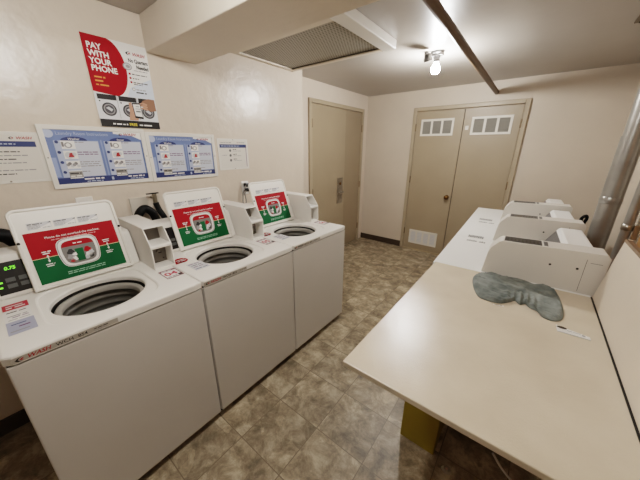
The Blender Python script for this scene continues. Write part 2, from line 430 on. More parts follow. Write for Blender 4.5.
def lamp(x, y, bm_, label):
    L_ = empty('ceiling_lamp', (x,y,H), label, 'lamp', None)
    MB().lathe([(0,0),(.052,0),(.052,-.012),(.046,-.018),(.03,-.024),(.024,-.07),(.026,-.078),(0,-.078)],(x,y,H),porc_m,n=28).build('lamp_holder', L_)
    b_ = MB(); b_.lathe([(0,-.166),(.018,-.164),(.031,-.152),(.036,-.134),(.034,-.116),(.022,-.095),(.014,-.0785),(0,-.0785)],(x,y,H),bm_,n=24)
    b_.build('bulb', L_)
    r = MB(); ax,ay = x-.075,y-.05
    r.cyl((x-.03,y-.018,H-.03),(ax,ay,H-.034),.011,porc_m,14)
    pts = [(ax+.016*math.cos(t),ay+.016*math.sin(t)*.5,H-.052+.02*math.sin(t)) for t in [k*2*PI/14 for k in range(15)]]
    r.tube(pts,.0032,porc_m,8,2); r.lathe([(.008,0),(.017,.014),(.02,.034)],(ax,ay,H-.036),porc_m,(0,0,1),16)
    r.build('pull_switch', L_)
    MB().box(x-.045,x+.05,y-.03,y+.03,H-.034,H,porc_m,.005).build('junction_box', L_)
    MB().lathe([(0,0),(.034,0),(.028,.05),(.02,.056),(0,.056)],(x-.040,y-.090,H-.085),porc_m,(-.1,-.3,1),20).build('sensor_bell', L_)
    return L_
lamp(.913,2.772,bulb_m,'bare glowing bulb in a grey holder on the ceiling before the closet doors')
lamp(1.08,.45,bulb2_m,'second bare bulb on the near ceiling, on the camera side of the beam')

# ------------------------------------------------------------------ washers
LID0, LID1 = Vector((.082,0,.938)), Vector((-.046,0,1.300))   # hinge line and top edge (x,z) of the open lid
def logo(a, u, v, s, m, w=2):
    a.poly([(u,v+.42*s),(u+.5*s,v+.8*s),(u+1.1*s,v+.9*s),(u+.62*s,v+.68*s),(u+.42*s,v+.45*s),(u+.62*s,v+.2*s),(u+.95*s,v+.05*s),(u+.42*s,v+.08*s)], m, w)
    a.poly([(u+.6*s,v+.45*s),(u+1.0*s,v+.68*s),(u+1.3*s,v+.66*s),(u+.98*s,v+.45*s),(u+1.2*s,v+.25*s),(u+.9*s,v+.25*s)], brand_m, w)
def washer(i, label, strip, idtxt, near_sticker):
    Y = .66*i; rnd = random.Random(3); E = .012 if i == 0 else 0
    t = empty('washing_machine', (.2,Y+.33,0), label, 'washing machine', 'top-load washers along the left wall')
    # cabinet
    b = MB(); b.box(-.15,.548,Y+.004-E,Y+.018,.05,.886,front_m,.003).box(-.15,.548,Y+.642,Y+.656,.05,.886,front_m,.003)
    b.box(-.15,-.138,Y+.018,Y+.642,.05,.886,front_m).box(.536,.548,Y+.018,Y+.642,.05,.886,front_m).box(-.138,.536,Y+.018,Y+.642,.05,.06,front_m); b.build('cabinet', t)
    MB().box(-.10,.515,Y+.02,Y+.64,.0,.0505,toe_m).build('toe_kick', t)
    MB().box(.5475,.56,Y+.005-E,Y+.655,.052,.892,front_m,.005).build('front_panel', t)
    b = MB(); b.box(-.14,.552,Y+.008-E,Y+.02,.8858,.8985,gap_m).box(-.14,.552,Y+.64,Y+.652,.8858,.8985,gap_m).box(-.14,-.13,Y+.02,Y+.64,.8858,.8985,gap_m).box(.54,.552,Y+.02,Y+.64,.8858,.8985,gap_m); b.build('deck_gasket', t)
    # deck with round opening
    d = MB(); bm = d.bm; d.mi(white_m); d.mi(gap_m)
    hx,hy,r0 = .276,Y+.318,.179
    x0,x1,yy0,yy1,zt,zb_ = -.15,.562,Y+.002-E,Y+.658,.93,.898
    n = 96
    def outer(k, ins):
        a = 2*PI*(k+.5)/n; dx,dy = math.cos(a),math.sin(a); ts = []
        X0,X1,Y0,Y1 = x0+ins,x1-ins,yy0+ins,yy1-ins
        if dx>1e-9: ts.append((X1-hx)/dx)
        if dx<-1e-9: ts.append((X0-hx)/dx)
        if dy>1e-9: ts.append((Y1-hy)/dy)
        if dy<-1e-9: ts.append((Y0-hy)/dy)
        q = min(ts); return hx+dx*q, hy+dy*q
    cir = lambda k,r: (hx+r*math.cos(2*PI*(k+.5)/n), hy+r*math.sin(2*PI*(k+.5)/n))
    rings = []
    def ring(fn, z): rings.append([bm.verts.new((*fn(k), z)) for k in range(n)])
    ring(lambda k: outer(k,0), zb_); ring(lambda k: outer(k,0), zt-.007); ring(lambda k: outer(k,.002), zt-.002); ring(lambda k: outer(k,.007), zt)
    # the lid well: a shallow dished square-ish area round the opening
    def dish(k, s):
        a = 2*PI*(k+.5)/n; c_,s_ = math.cos(a),math.sin(a); e = 5
        q = 1/((abs(c_)/(.198*s))**e+(abs(s_)/(.197*s))**e)**(1/e); return hx+c_*q, hy+s_*q
    ring(lambda k: dish(k,1.045), zt); ring(lambda k: dish(k,1.02), zt-.002); ring(lambda k: dish(k,1.0), zt-.006)
    ring(lambda k: cir(k,r0+.006), zt-.009); ring(lambda k: cir(k,r0), zt-.011); ring(lambda k: cir(k,r0-.004), zt-.016); ring(lambda k: cir(k,r0-.004), zt-.032)
    for a,c_ in zip(rings, rings[1:]):
        for k in range(n):
            f = bm.faces.new([a[k],a[(k+1)%n],c_[(k+1)%n],c_[k]]); f.smooth = False
    dk = d.build('top_deck', t)
    # little bleach lip on the opening
    # tub, ring, drum, agitator
    w = MB()
    w.lathe([(.168,.868),(.171,.878),(.166,.888),(.152,.889),(.146,.88),(.146,.862)],(hx,hy,0),drumw_m,n=64)
    dr = w.build('balance_ring', t)
    w = MB(); w.lathe([(.1805,.898),(.1805,.60)],(hx,hy,0),tub_m,n=48); w.build('tub', t)
    w = MB(); prof = [(.150,.866)]
    for k in range(7):
        z = .855-k*.04; prof += [(.164,z),(.164,z-.022),(.158,z-.028),(.158,z-.034)]
    prof += [(.16,.58),(.1,.565),(0,.56)]
    w.lathe(prof,(hx,hy,0),steel_m,n=48); w.build('drum', t)
    w = MB(); w.lathe([(.085,.562),(.07,.6),(.034,.64),(.028,.70),(.02,.715),(0,.718)],(hx,hy,0),drumw_m,n=24)
    for k in range(4):
        a = k*PI/2+.4; w.quadprism([(hx+.03*math.cos(a),hy+.03*math.sin(a),.564),(hx+.12*math.cos(a),hy+.12*math.sin(a),.564),(hx+.03*math.cos(a),hy+.03*math.sin(a),.67)],(.006*-math.sin(a),.006*math.cos(a),0),drumw_m)
    w.build('agitator', t)
    # console
    k_ = MB(); k_.prism([(-.15,.9302),(.045,.9302),(.048,.942),(-.012,1.10),(-.02,1.112),(-.032,1.116),(-.15,1.116)],'y',Y+.022,Y+.564,white_m,.004); cs = k_.build('console', t)
    u_ = Vector((0,1,0)); v_ = (Vector((-.012,0,1.10))-Vector((.048,0,.942))).normalized()
    base = Vector((.048,Y,.942)) + v_.cross(u_)*-.0003
    nn = u_.cross(v_)
    pn = MB(); q0,q1 = .010,.152
    P0 = lambda a,b,w: base+u_*a+v_*b+nn*w
    pn.quadprism([P0(.028,q0,-.002),P0(.49,q0,-.002),P0(.49,q1,-.002),P0(.028,q1,-.002)], nn*.004, dark_m)
    pn.build('control_panel', cs)
    for r_ in range(2):
        for c_ in range(4 if i == 0 else 2):
            a0 = .058+c_*.04; b0 = .034+r_*.028
            MB().quadprism([P0(a0,b0,.002),P0(a0+.03,b0,.002),P0(a0+.03,b0+.018,.002),P0(a0,b0+.018,.002)], nn*.003, btn_m).build('button', cs)
    if i == 0:
        a = Art(P0(0,0,.0022), u_, v_); a.text('0.75',.066,.116,.020,led_m,1,bold=.014,shear=.15); a.build('digital_display', cs)
        Art(P0(0,0,.0022), u_, v_).rect(.032,.048,.062,.068,led_m,1).build('indicator_light', cs); Art(P0(0,0,.0022), u_, v_).rect(.032,.044,.04,.046,led_m,1).build('indicator_light', cs)
    # lid, standing open
    y0_,y1_ = Y+.127,Y+.524
    v_ = (LID1-LID0).normalized(); n_ = u_.cross(v_); Ln = (LID1-LID0).length
    o0 = Vector((LID0.x,y0_,LID0.z)); W = y1_-y0_
    def Q(a,b,w): return o0+u_*a+v_*b+n_*w
    def rr(ins, r):
        pts = []
        for (ca,cb,st_) in ((W-ins-r,Ln-ins-r,0),(ins+r,Ln-ins-r,PI/2)):
            for k in range(7): a_ = st_+k*PI/12; pts.append((ca+r*math.cos(a_), cb+r*math.sin(a_)))
        pts += [(ins,ins),(W-ins,ins)]; return pts
    lm = MB(); bm = lm.bm; lm.mi(lidw_m)
    def loop(ins,r,w): return [bm.verts.new(Q(a,b,w)) for a,b in rr(ins,r)]
    L = [loop(.012,.02,-.022),loop(.003,.028,-.016),loop(0,.03,-.006),loop(.003,.028,0),loop(.010,.022,0),loop(.015,.018,-.006)]
    for a,c_ in zip(L, L[1:]):
        n2 = len(a)
        for k in range(n2): bm.faces.new([a[k],a[(k+1)%n2],c_[(k+1)%n2],c_[k]])
    bm.faces.new(L[0][::-1]); bm.faces.new(L[-1])
    bmesh.ops.recalc_face_normals(bm, faces=bm.faces[:])
    ld = lm.build('lid', t)
    for a_ in (.02, W-.02): MB().cyl(Q(a_-.012,.004,-.012),Q(a_+.012,.004,-.012),.007,metal_m,12).build('lid_hinge', ld)
    for a_,b_ in ((.008,.23),(W-.008,.23)):
        MB().lathe([(.006,0),(.006,.003),(0,.004)],Q(a_,b_,.0),rubber_m,n_,12).build('bumper', ld)
    # printed notice on the lid
    a = Art(Q(0,0,-.0055), u_, v_); l,r,bt_,tp,md = .029,W-.029,.024,.270,.145
    a.rect(l,r,bt_,md,green_m,1).rect(l,r,md,tp,red_m,1).rect(l,r,md-.0012,md+.0012,mat('print_cream',(226,206,160),.5),2)
    a.text('Please do not overload the machine.', W/2, tp-.038, 0.0142, white_p, 2, 'CENTER', bold=.01)
    a.greek(W/2-.085, tp-.05, .17, .006, mat('print_pink',(224,150,150),.5), 2, rnd)
    for s_,vv in ((0,.052),(0,.043)): a.greek(W/2-.07+.0, vv, .15, .006, mat('print_pale_green',(150,196,168),.5), 2, rnd)
    for cu_ in (W/2-.116, W/2+.116):
        for vv,dx in ((.170,.016),(.161,.014)): a.greek(cu_-dx, vv, 2*dx, .007, white_p, 2, rnd)
        a.poly([(cu_-.005,.147),(cu_+.005,.147),(cu_,.157)],white_p,2); a.rect(cu_-.0015,cu_+.0015,.128,.148,white_p,2)
        a.poly([(cu_-.005,.130),(cu_+.005,.130),(cu_,.120)],white_p,2)
        for vv,dx in ((.110,.016),(.101,.014)): a.greek(cu_-dx, vv, 2*dx, .006, white_p, 2, rnd)
    # picture of a machine opening full of clothes
    def sup(s, dy=0):
        pts = []
        for k in range(40):
            th = 2*PI*k/40; c_,ss = math.cos(th),math.sin(th); e = 4.6
            q = 1/((abs(c_)/(.080*s))**e+(abs(ss)/(.076*s))**e)**(1/e); pts.append((W/2+c_*q*(1-.12*(ss<0)*abs(ss)), .143+ss*q*(1 if ss>0 else .92)+dy))
        return pts
    a.poly(sup(1.0), white_p, 3); a.ring(sup(.97),sup(.93),grey_p,4); a.poly(sup(.80), mat('print_dim',(116,112,108),.5), 4)
    pi = sup(.79)
    a.poly([pp for pp in pi if pp[1] > .172], red_m, 5)
    a.poly([(W/2-.016,.095),(W/2+.012,.095),(W/2+.014,.158),(W/2-.018,.158)], green_m, 5)
    for (du,dv,rr_,mm) in ((-.034,.148,.014,ink_m),(-.040,.125,.013,grey_p),(-.028,.112,.012,white_p),(-.036,.105,.009,red_m),(.030,.146,.014,red_m),(.042,.130,.011,lgrey_p),(.028,.118,.013,white_p),(.038,.110,.010,ink_m),(-.022,.134,.009,white_p),(.02,.105,.009,lgrey_p)):
        a.poly([(W/2+du+rr_*math.cos(th)*(1+.3*math.sin(3*th+du*90)), dv+rr_*math.sin(th)) for th in [k*2*PI/12 for k in range(12)]], mm, 6)
    a.greek(W/2-.016,.184,.034,.008,white_p,6,rnd)
    a.build('lid_notice', ld)
    a = Art(Q(0,0,-.0055), u_, v_)
    for k in range(3):
        u0 = .052+k*.09; a.rect(u0,u0+.082,.282,.314,lgrey_p,1)
        a.greek(u0+.003,.306,.05,.006,ink_m,2,rnd)
        for q in range(3): a.greek(u0+.003,.300-q*.006,.04,.004,grey_p,2,rnd)
        a.poly([(u0+.03,.283),(u0+.08,.283),(u0+.08,.306)],white_p,2); a.poly([(u0+.07,.307),(u0+.083,.307),(u0+.083,.313)],ink_m,2)
        a.greek(u0+.05,.286,.03,.004,grey_p,3,rnd)
    a.build('lid_sticker', ld)
    # coin box with two open compartments facing the aisle
    c = MB(); A,B = Y+.570,Y+.678; th = .006
    prof = [(-.20,.9303),(.246,.9303),(.243,1.062),(.175,1.158),(-.20,1.158)]
    c.prism(prof,'y',A,A+th,box_m,.0015); c.prism(prof,'y',B-th,B,box_m,.0015)
    c.prism([(-.20,1.152),(.181,1.152),(.175,1.158),(-.20,1.158)],'y',A+th,B-th,box_m)
    c.prism([(-.20,.9303),(.246,.9303),(.246,.94),(-.20,.94)],'y',A+th,B-th,box_m)
    c.box(-.20,-.19,A+th,B-th,.94,1.152,box_m)
    bx = c.build('coin_box', t)
    MB().prism([(.10,1.050),(.241,1.050),(.243,1.060),(.238,1.068),(.10,1.068)],'y',A+th,B-th,box_m).build('divider_shelf', bx)
    MB().prism([(.150,.94),(.156,.94),(.156,1.050),(.150,1.050)],'y',A+th,B-th,boxin_m).build('back_plate', bx)
    MB().prism([(.108,1.068),(.112,1.068),(.100,1.152),(.096,1.152)],'y',A+th,B-th,boxin_m).build('back_plate', bx)
    lk = MB(); lk.cyl((.156,(A+B)/2+.006,1.005),(.168,(A+B)/2+.006,1.005),.009,metal_m,14).box(.1675,.172,(A+B)/2+.003,(A+B)/2+.02,.998,1.004,dark_m); lk.build('lock', bx)
    for dy_,z_ in ((-.03,.96),(.03,.96),(.03,1.03)): MB().cyl((.156,(A+B)/2+dy_,z_),(.159,(A+B)/2+dy_,z_),.0035,dark_m,8).build('screw', bx)
    cn = MB(); cn.box(.108,.125,A+.012,A+.02,1.085,1.135,metal_m).box(.108,.135,A+.02,A+.03,1.09,1.10,dark_m).box(.108,.128,A+.014,A+.022,1.125,1.14,dark_m); cn.build('coin_latch', bx)
    # logo strip on the deck front edge
    a = Art(Vector((.5622,Y,.899)), (0,1,0), (0,0,1)); 
    ends = (.30,.27,.30)[i]
    a.rect(.008,ends,.003,.022,mat('strip_grey',(178,171,160),.4),1)
    logo(a,.016,.003,.018,ink_m,2)
    wd,num,colr = strip
    a.text(wd,.044,.0055,.0195,colr,2,bold=.02,shear=.35,sx=1.02)
    a.text('WCH',.116,.0055,.0175,ink_m,2,bold=.01,sx=1.1); a.text(num,.176,.0055,.0175,ink_m,2,bold=.01,sx=1.05)
    a.greek(.222,.012,.045,.005,ink_m,2,rnd); a.greek(.222,.005,.04,.004,grey_p,2,rnd)
    a.build('logo_strip', t)
    # stickers on the deck
    a = Art(Vector((.40,Y+.567,.9302)), (0,1,0), (-1,0,0))
    a.rect(0,.085,0,.12,mat('sticker_border',(128,84,88),.5),1).rect(.005,.08,.008,.098,white_p,2).rect(.062,.08,.008,.03,ink_m,3)
    a.text(idtxt,.04,.035,.062,mat('sticker_pink',(190,60,78),.5),3,'CENTER',bold=.03); a.greek(.01,.014,.046,.010,ink_m,3,rnd); a.greek(.012,.103,.05,.011,white_p,2,rnd)
    a.build('number_sticker', t)
    a = Art(Vector((.415,Y+.02,.9302)), (0,1,0), (-1,0,0))
    if near_sticker:
        a.rect(.0,.075,0,.30,white_p,1).rect(0,.075,.235,.30,mat('sticker_crimson',(186,28,52),.45),2)
        a.greek(.01,.272,.05,.014,white_p,3,rnd); a.greek(.01,.25,.055,.014,white_p,3,rnd)
        a.greek(.008,.205,.055,.011,ink_m,2,rnd); a.greek(.008,.165,.055,.010,grey_p,2,rnd); a.greek(.02,.15,.045,.010,purple_p,2,rnd); a.greek(.008,.13,.06,.008,grey_p,2,rnd)
        a.rect(0,.075,0,.115,mat('sticker_blue',(168,172,192),.45),2); a.greek(.012,.08,.04,.010,navy_m,3,rnd); a.greek(.03,.052,.03,.014,purple_p,3,rnd); a.greek(.006,.02,.062,.012,grey_p,3,rnd)
    else:
        a.disc(.045,.205,.036,red_m,1,.042).rect(.0,.05,.165,.20,red_m,1); a.greek(.018,.21,.05,.012,white_p,2,rnd); a.greek(.02,.19,.05,.011,white_p,2,rnd)
        a.rect(.03,.115,.0,.115,lgrey_p,1); a.greek(.036,.095,.06,.010,purple_p,2,rnd); a.greek(.04,.07,.06,.009,ink_m,2,rnd); a.greek(.04,.045,.06,.012,purple_p,2,rnd); a.greek(.036,.015,.07,.012,navy_m,2,rnd)
    a.build('instruction_sticker', t)
    return t
washer(0,'white top-load washer nearest the camera, green 0.75 lit on its console',('WASH','854',brand_m),'04',True)
washer(1,'middle of the three white open-lid washers, coin boxes on both sides',('WASH','855',brand_m),'05',False)
washer(2,'white open-lid washer at the far end, nearest the tan door',('WASH','856',ink_m),'06',False)

# hoses, sockets behind the machines
hz = MB(); hz.tube([(XW,.70,1.02),(XW+.05,.695,1.06),(XW+.085,.705,1.145),(XW+.09,.745,1.178),(XW+.09,.79,1.135),(XW+.09,.808,1.04),(XW+.085,.808,.96),(XW+.08,.80,.60),(XW+.03,.80,.5),(XW,.80,.5)],.026,rubber_m,14)
h_ = hz.build('inlet_hose'); tag(h_,'black rubber hose arching up between the first and second washers','hose')
hv = empty('water_valve', (XW,.835,1.25), 'wall water valve with black lever and hanging hose beside the second lid', 'valve')
m_ = MB(); m_.cyl((XW,.835,1.235),(XW+.05,.835,1.235),.012,tap_m,14).cyl((XW+.045,.835,1.20),(XW+.045,.835,1.262),.014,tap_m,14); m_.build('valve_body', hv)
m_ = MB(); m_.box(XW+.038,XW+.052,.785,.865,1.262,1.270,dark_m,.003); m_.build('valve_lever', hv)
m_ = MB(); m_.tube([(XW+.045,.835,1.20),(XW+.052,.845,1.15),(XW+.075,.865,1.08),(XW+.08,.868,.98),(XW+.08,.878,.60),(XW+.03,.878,.5),(XW,.878,.5)],.019,rubber_m,14); m_.build('hose', hv)
MB().box(XW,XW+.012,.69,.80,1.13,1.245,mat('valve_box_plate',(206,198,186),.3),.004).build('valve_backplate', hv)
hl = MB(); hl.tube([(XW,-.02,1.02),(XW+.05,-.01,1.09),(XW+.068,.03,1.145),(XW+.068,.085,1.155),(XW+.068,.13,1.12),(XW+.068,.15,1.03),(XW+.065,.16,.60),(XW+.03,.16,.5),(XW,.16,.5)],.034,rubber_m,16)
tag(hl.build('drain_hose'),'thick black hose looping behind the nearest washer lid at the left edge','hose')
pl = empty('blank_wall_plate', (XW,.465,1.255), 'small blank wall plate above the nearest open lid', 'wall plate')
MB().box(XW,XW+.007,.423,.505,1.225,1.285,white_m,.003).build('plate', pl)
for y_ in (.437,.491): MB().cyl((XW+.007,y_,1.255),(XW+.0085,y_,1.255),.003,metal_m,8).build('screw', pl)
ot = empty('wall_outlet', (XW,1.655,1.215), 'white wall outlet with two black plugs beside the third lid', 'outlet')
MB().box(XW,XW+.007,1.592,1.668,1.155,1.275,white_m,.003).build('outlet_plate', ot)
for z_ in (1.243,1.198): MB().lathe([(.017,0),(.017,.003),(0,.003)],(XW+.007,1.630,z_),white_m,(1,0,0),16).build('socket', ot)
for z_,yy in ((1.243,1.60),(1.198,1.63)):
    pc = empty('power_plug', (XW+.01,1.655,z_), 'black plug in the %s socket of the outlet, its grey cord hanging down' % ('upper' if z_ > 1.22 else 'lower'), 'plug', 'plugs in the wall outlet')
    MB().box(XW+.0102,XW+.04,1.608,1.652,z_-.017,z_+.017,dark_m,.006).build('plug_body', pc)
    MB().tube([(XW+.035,1.615,z_-.004),(XW+.04,1.595,z_-.03),(XW+.03,yy-.02,z_-.09),(XW+.03,yy-.02,1.0),(XW+.10,yy,.9),(XW+.186,yy,.88)],.005,cable_m,8).build('cord', pc)

# ------------------------------------------------------------------ signs on the left wall
def wall_art(y, z, w=.004): return Art(Vector((XW+w,y,z)), (0,1,0), (0,0,1))
pp = empty('payment_poster', (XW,.805,1.687), 'tall red and white pay-with-your-phone poster on the wall', 'poster')
y0,y1,z0,z1 = .64,.968,1.687,2.161; W,Hh = y1-y0,z1-z0
MB().box(XW,XW+.0035,y0,y1,z0,z1,white_p,.0008).build('poster_sheet', pp)
a = wall_art(y0,z0,.0036); rn = random.Random(5)
a.rect(0,W,.0,.18,mat('poster_washer_grey',(226,228,230),.4),1)
a.poly([(.17,.18),(W,.18),(W,.30),(.20,.235)],mat('poster_pale',(214,222,232),.4),1)
arc = [(.165+.012*0,Hh)] + [(.11+.085*math.cos(t), .325+.15*math.sin(t)) for t in [PI/2*.9-k*(PI*.92)/18 for k in range(19)]]
a.poly([(0,Hh),(.0,.19)]+[(.02,.186)]+arc[:0:-1]+[(.125,Hh)], red_m, 2)
for k,s in enumerate(('PAY','WITH','YOUR','PHONE')): a.text(s,.018,.408-k*.037,.041,white_p,3,bold=.03,sx=.92)
for k,l in enumerate((.052,.038,.062)): a.greek(.022,.262-k*.02,l,.011,orange_m,3,rn)
logo(a,.205,.412,.024,ink_m); a.text('WASH',.24,.414,.024,brand_m,3,bold=.02,shear=.3)
a.text('No Quarters',.322,.376,.029,ink_m,3,'RIGHT',bold=.028,sx=.70); a.text('Needed',.322,.345,.029,ink_m,3,'RIGHT',bold=.028,sx=.74)
a.disc(.203,.35,.024,grey_p,4,.02).disc(.203,.35,.019,lgrey_p,5,.015).disc(.205,.35,.012,grey_p,6,.009)
a.greek(.235,.332,.08,.006,grey_p,3,rn)
for k,l in enumerate((.085,.035,.08)):
    a.disc(.208,.312-k*.023,.006,red_m,3); a.greek(.22,.309-k*.023,l,.007,ink_m,3,rn)
a.greek(.22,.254,.05,.006,ink_m,3,rn)
a.disc(.214,.227,.009,grey_p,3).disc(.214,.227,.006,white_p,4); a.greek(.228,.224,.06,.008,grey_p,3,rn); a.greek(.225,.207,.06,.011,ink_m,3,rn)
# printed picture: row of front-load washers, a phone held in a hand
for k in range(3):
    u0 = .008+k*.107; a.rect(u0+.004,u0+.099,.150,.178,ink_m,3); a.disc(u0+.012,.140,.004,ink_m,3)
    a.disc(u0+.052,.098,.037,mat('poster_dark_ring',(58,58,62),.4),3).disc(u0+.052,.098,.029,grey_p,4).disc(u0+.052,.098,.023,mat('poster_drum',(78,78,84),.3),5)
    a.poly([(u0+.034,.104),(u0+.05,.112),(u0+.07,.098),(u0+.06,.086)],lgrey_p,6)
    if k: a.rect(u0-.006,u0-.004,.05,.178,grey_p,3)
a.rect(.108,.118,.15,.175,lgrey_p,4)
a.poly([(.155,.045),(.205,.045),(.215,.09),(.188,.105),(.182,.150),(.168,.145),(.165,.09)],skin_p,7)
a.poly([(.190,.060),(.238,.056),(.232,.150),(.184,.146)],ink_m,8).poly([(.194,.072),(.234,.068),(.229,.142),(.189,.139)],white_p,9)
a.greek(.203,.125,.02,.009,grey_p,10,rn); a.greek(.200,.112,.028,.007,grey_p,10,rn); a.greek(.2,.095,.026,.010,mat('print_mid',(96,96,96),.5),10,rn)
a.poly([(.232,.140),(.25,.165),(.285,.180),(W-.006,.178),(W-.004,.112),(.29,.105),(.262,.118)],skind_p,7)
for k in range(3): a.poly([(.225,.146-k*.014),(.25,.156-k*.014),(.275,.146-k*.014),(.27,.136-k*.014),(.245,.144-k*.014)],skin_p,10)
a.rect(.0,W,.0,.042,ink_m,11)
a.greek(.06,.014,.08,.011,white_p,12,rn); a.text('FREE',.148,.012,.021,yellow_p,12,bold=.02); a.greek(.205,.014,.075,.011,white_p,12,rn)
a.build('poster_print', pp)

def instr(ya, yb, za, zb, label, seed):
    t = empty('instruction_sign', (XW,(ya+yb)/2,za), label, 'sign', 'blue laundry instruction signs')
    f = MB(); W,Hh = yb-ya,zb-za; b = .024
    f.box(XW,XW+.012,ya,ya+b,za,zb,frame_m,.002).box(XW,XW+.012,yb-b,yb,za,zb,frame_m,.002).box(XW,XW+.0119,ya+b-.002,yb-b+.002,za,za+b,frame_m,.002).box(XW,XW+.0119,ya+b-.002,yb-b+.002,zb-b,zb,frame_m,.002)
    f.build('sign_frame', t)
    MB().box(XW+.001,XW+.006,ya+b-.003,yb-b+.003,za+b-.003,zb-b+.003,blue_m).build('sign_panel', t)
    for y_ in (ya+b/2,yb-b/2): MB().cyl((XW+.012,y_,(za+zb)/2),(XW+.0135,y_,(za+zb)/2),.0035,metal_m,10).build('screw', t)
    a = wall_art(ya+b,za+b,.0062); w,h = W-2*b,Hh-2*b; rn = random.Random(seed)
    a.text('Laundry Room Instructions',.045,h-.026,.025,lblue_m,2,sx=.86)
    a.disc(.015,h-.02,.022,lblue_m,2); a.rect(.0,.02,.04,h*.5,mat('print_blue_haze',(150,166,204),.4),1)
    a.rect(w*.515,w*.53,.035,h-.05,mat('print_blue_mid',(140,156,196),.4),1)
    a.poly([(w-.15,h),(w,h),(w,h-.045),(w-.05,h-.022),(w-.15,h-.012)],white_p,2)
    logo(a,w-.125,h-.024,.018,ink_m,3); a.text('WASH',w-.1,h-.021,.02,brand_m,3,bold=.02,shear=.3,sx=1.2)
    a.rect(0,w,0,.034,navy_m,1)
    for c0,ttl in ((.028,'Washer'),(w*.55,'Dryer')):
        cw = w*.43
        a.poly([(c0+cw*.15+cw*.6*(.5-.5*math.cos(PI*k/12)),h-.056+.022*math.sin(PI*k/12)) for k in range(13)],navy_m,2)
        a.text(ttl,c0+cw*.45,h-.052,.016,white_p,3,'CENTER',bold=.01)
        a.rect(c0,c0+cw,.036,h-.056,lblue_m,2); a.rect(c0+cw*.42,c0+cw-.004,.038,h-.06,mat('print_panel_white',(200,205,216),.4),3)
        for k in range(4):
            zc_ = h-.078-k*.054
            a.rect(c0+.028,c0+.028+cw*.30,zc_-.022,zc_+.022,white_p,4)
            a.disc(c0+.012,zc_+.014,.008,navy_m,5)
            cu_ = c0+.028+cw*.15
            if k == 0: a.disc(cu_,zc_-.002,.017,grey_p,5,.015).disc(cu_,zc_-.002,.010,white_p,6); a.rect(cu_-.028,cu_-.018,zc_-.01,zc_+.015,mat('print_mid2',(120,116,116),.5),5)
            elif k == 1: a.disc(cu_-.008,zc_-.002,.018,lgrey_p,5); a.poly([(cu_-.012,zc_-.013),(cu_+.014,zc_-.013),(cu_+.008,zc_+.012),(cu_-.004,zc_+.010)],brand_m,6); a.disc(cu_+.016,zc_+.004,.009,lgrey_p,6)
            elif k == 2:
                for q in range(6): a.disc(cu_-.024+q*.009,zc_+.008*math.sin(q*2.1),.008,(grey_p,mat('print_mid2',(120,116,116),.5),lgrey_p)[q%3],5+q%2)
            else: a.rect(cu_-.03,cu_+.03,zc_-.017,zc_+.017,mat('print_taupe',(150,146,140),.5),5); a.greek(cu_-.026,zc_+.003,.05,.009,ink_m,6,rn); a.greek(cu_-.026,zc_-.012,.05,.009,white_p,6,rn)
            for q in range((1,2,3,1)[k]): a.greek(c0+cw*.45,zc_+.012-q*.012,cw*(.2 if k in (0,3) else .48),.0075,(grey_p if k!=1 else purple_p),5,rn)
        a.greek(c0+cw*.45,.018,cw*.48,.012,white_p,4,rn); a.greek(c0+cw*.5,.006,cw*.4,.007,lblue_m,4,rn)
    a.rect(w*.545,w*.57,.008,.026,lblue_m,4)
    a.build('sign_print', t)
instr(.352,.861,1.343,1.682,'left of the two blue framed laundry instruction signs, nearer the camera',1)
instr(.862,1.366,1.34,1.667,'right of the two blue framed laundry instruction signs, beyond the payment poster',2)
def notice(ya,yb,za,zb,label,seed,kind):
    t = empty('wall_notice', (XW,(ya+yb)/2,za), label, 'notice', 'white notices flanking the instruction signs')
    MB().box(XW,XW+.004,ya,yb,za,zb,frame_m,.001).build('notice_board', t)
    for zz in ((za+.008,zb-.008) if kind else (za+.01,)): MB().cyl((XW+.004,(ya+yb)/2,zz),(XW+.0055,(ya+yb)/2,zz),.004,metal_m,10).build('screw', t)
    a = wall_art(ya,za,.0042); w,h = yb-ya,zb-za; rn = random.Random(seed)
    a.rect(.015,w-.015,.014,h-.014,acryl_m,1); a.rect(.018,w-.018,h-.072,h-.045,navy_m,2)
    a.greek(.03,h-.061,w*.6,.008,lblue_m,3,rn)
    if kind:
        a.rect(w-.026,w-.021,.02,h-.045,purple_p,2)
        logo(a,w-.115,h-.036,.012,ink_m,2); a.greek(w-.095,h-.034,.06,.010,grey_p,3,rn)
        a.greek(.03,h-.034,.10,.008,grey_p,3,rn)
        for k in range(3):
            zz = h-.095-k*.04; a.disc(w*.38,zz,.011,mat('print_mid',(96,96,96),.5),2); a.greek(w*.47,zz+.006,.035,.009,ink_m,2,rn); a.greek(w*.47,zz-.006,.085,.006,grey_p,2,rn)
        a.greek(.035,h-.135,.05,.007,grey_p,2,rn)
    else:
        logo(a,w-.11,h-.037,.016,ink_m,2); a.text('WASH',w-.085,h-.035,.018,brand_m,3,bold=.02,shear=.3,sx=1.1)
        for k in range(7): a.greek(.03,h-.098-k*.018,w*(.62,.7,.55,.66,.3,.75,.5)[k],.007,(ink_m,grey_p)[k%2],2,rn)
    a.build('notice_print', t)
notice(.05,.352,1.39,1.64,'white notice with navy band at the left edge, nearest the camera',11,0)
notice(1.393,1.696,1.386,1.64,'white notice with navy band on the far right of the sign row',12,1)

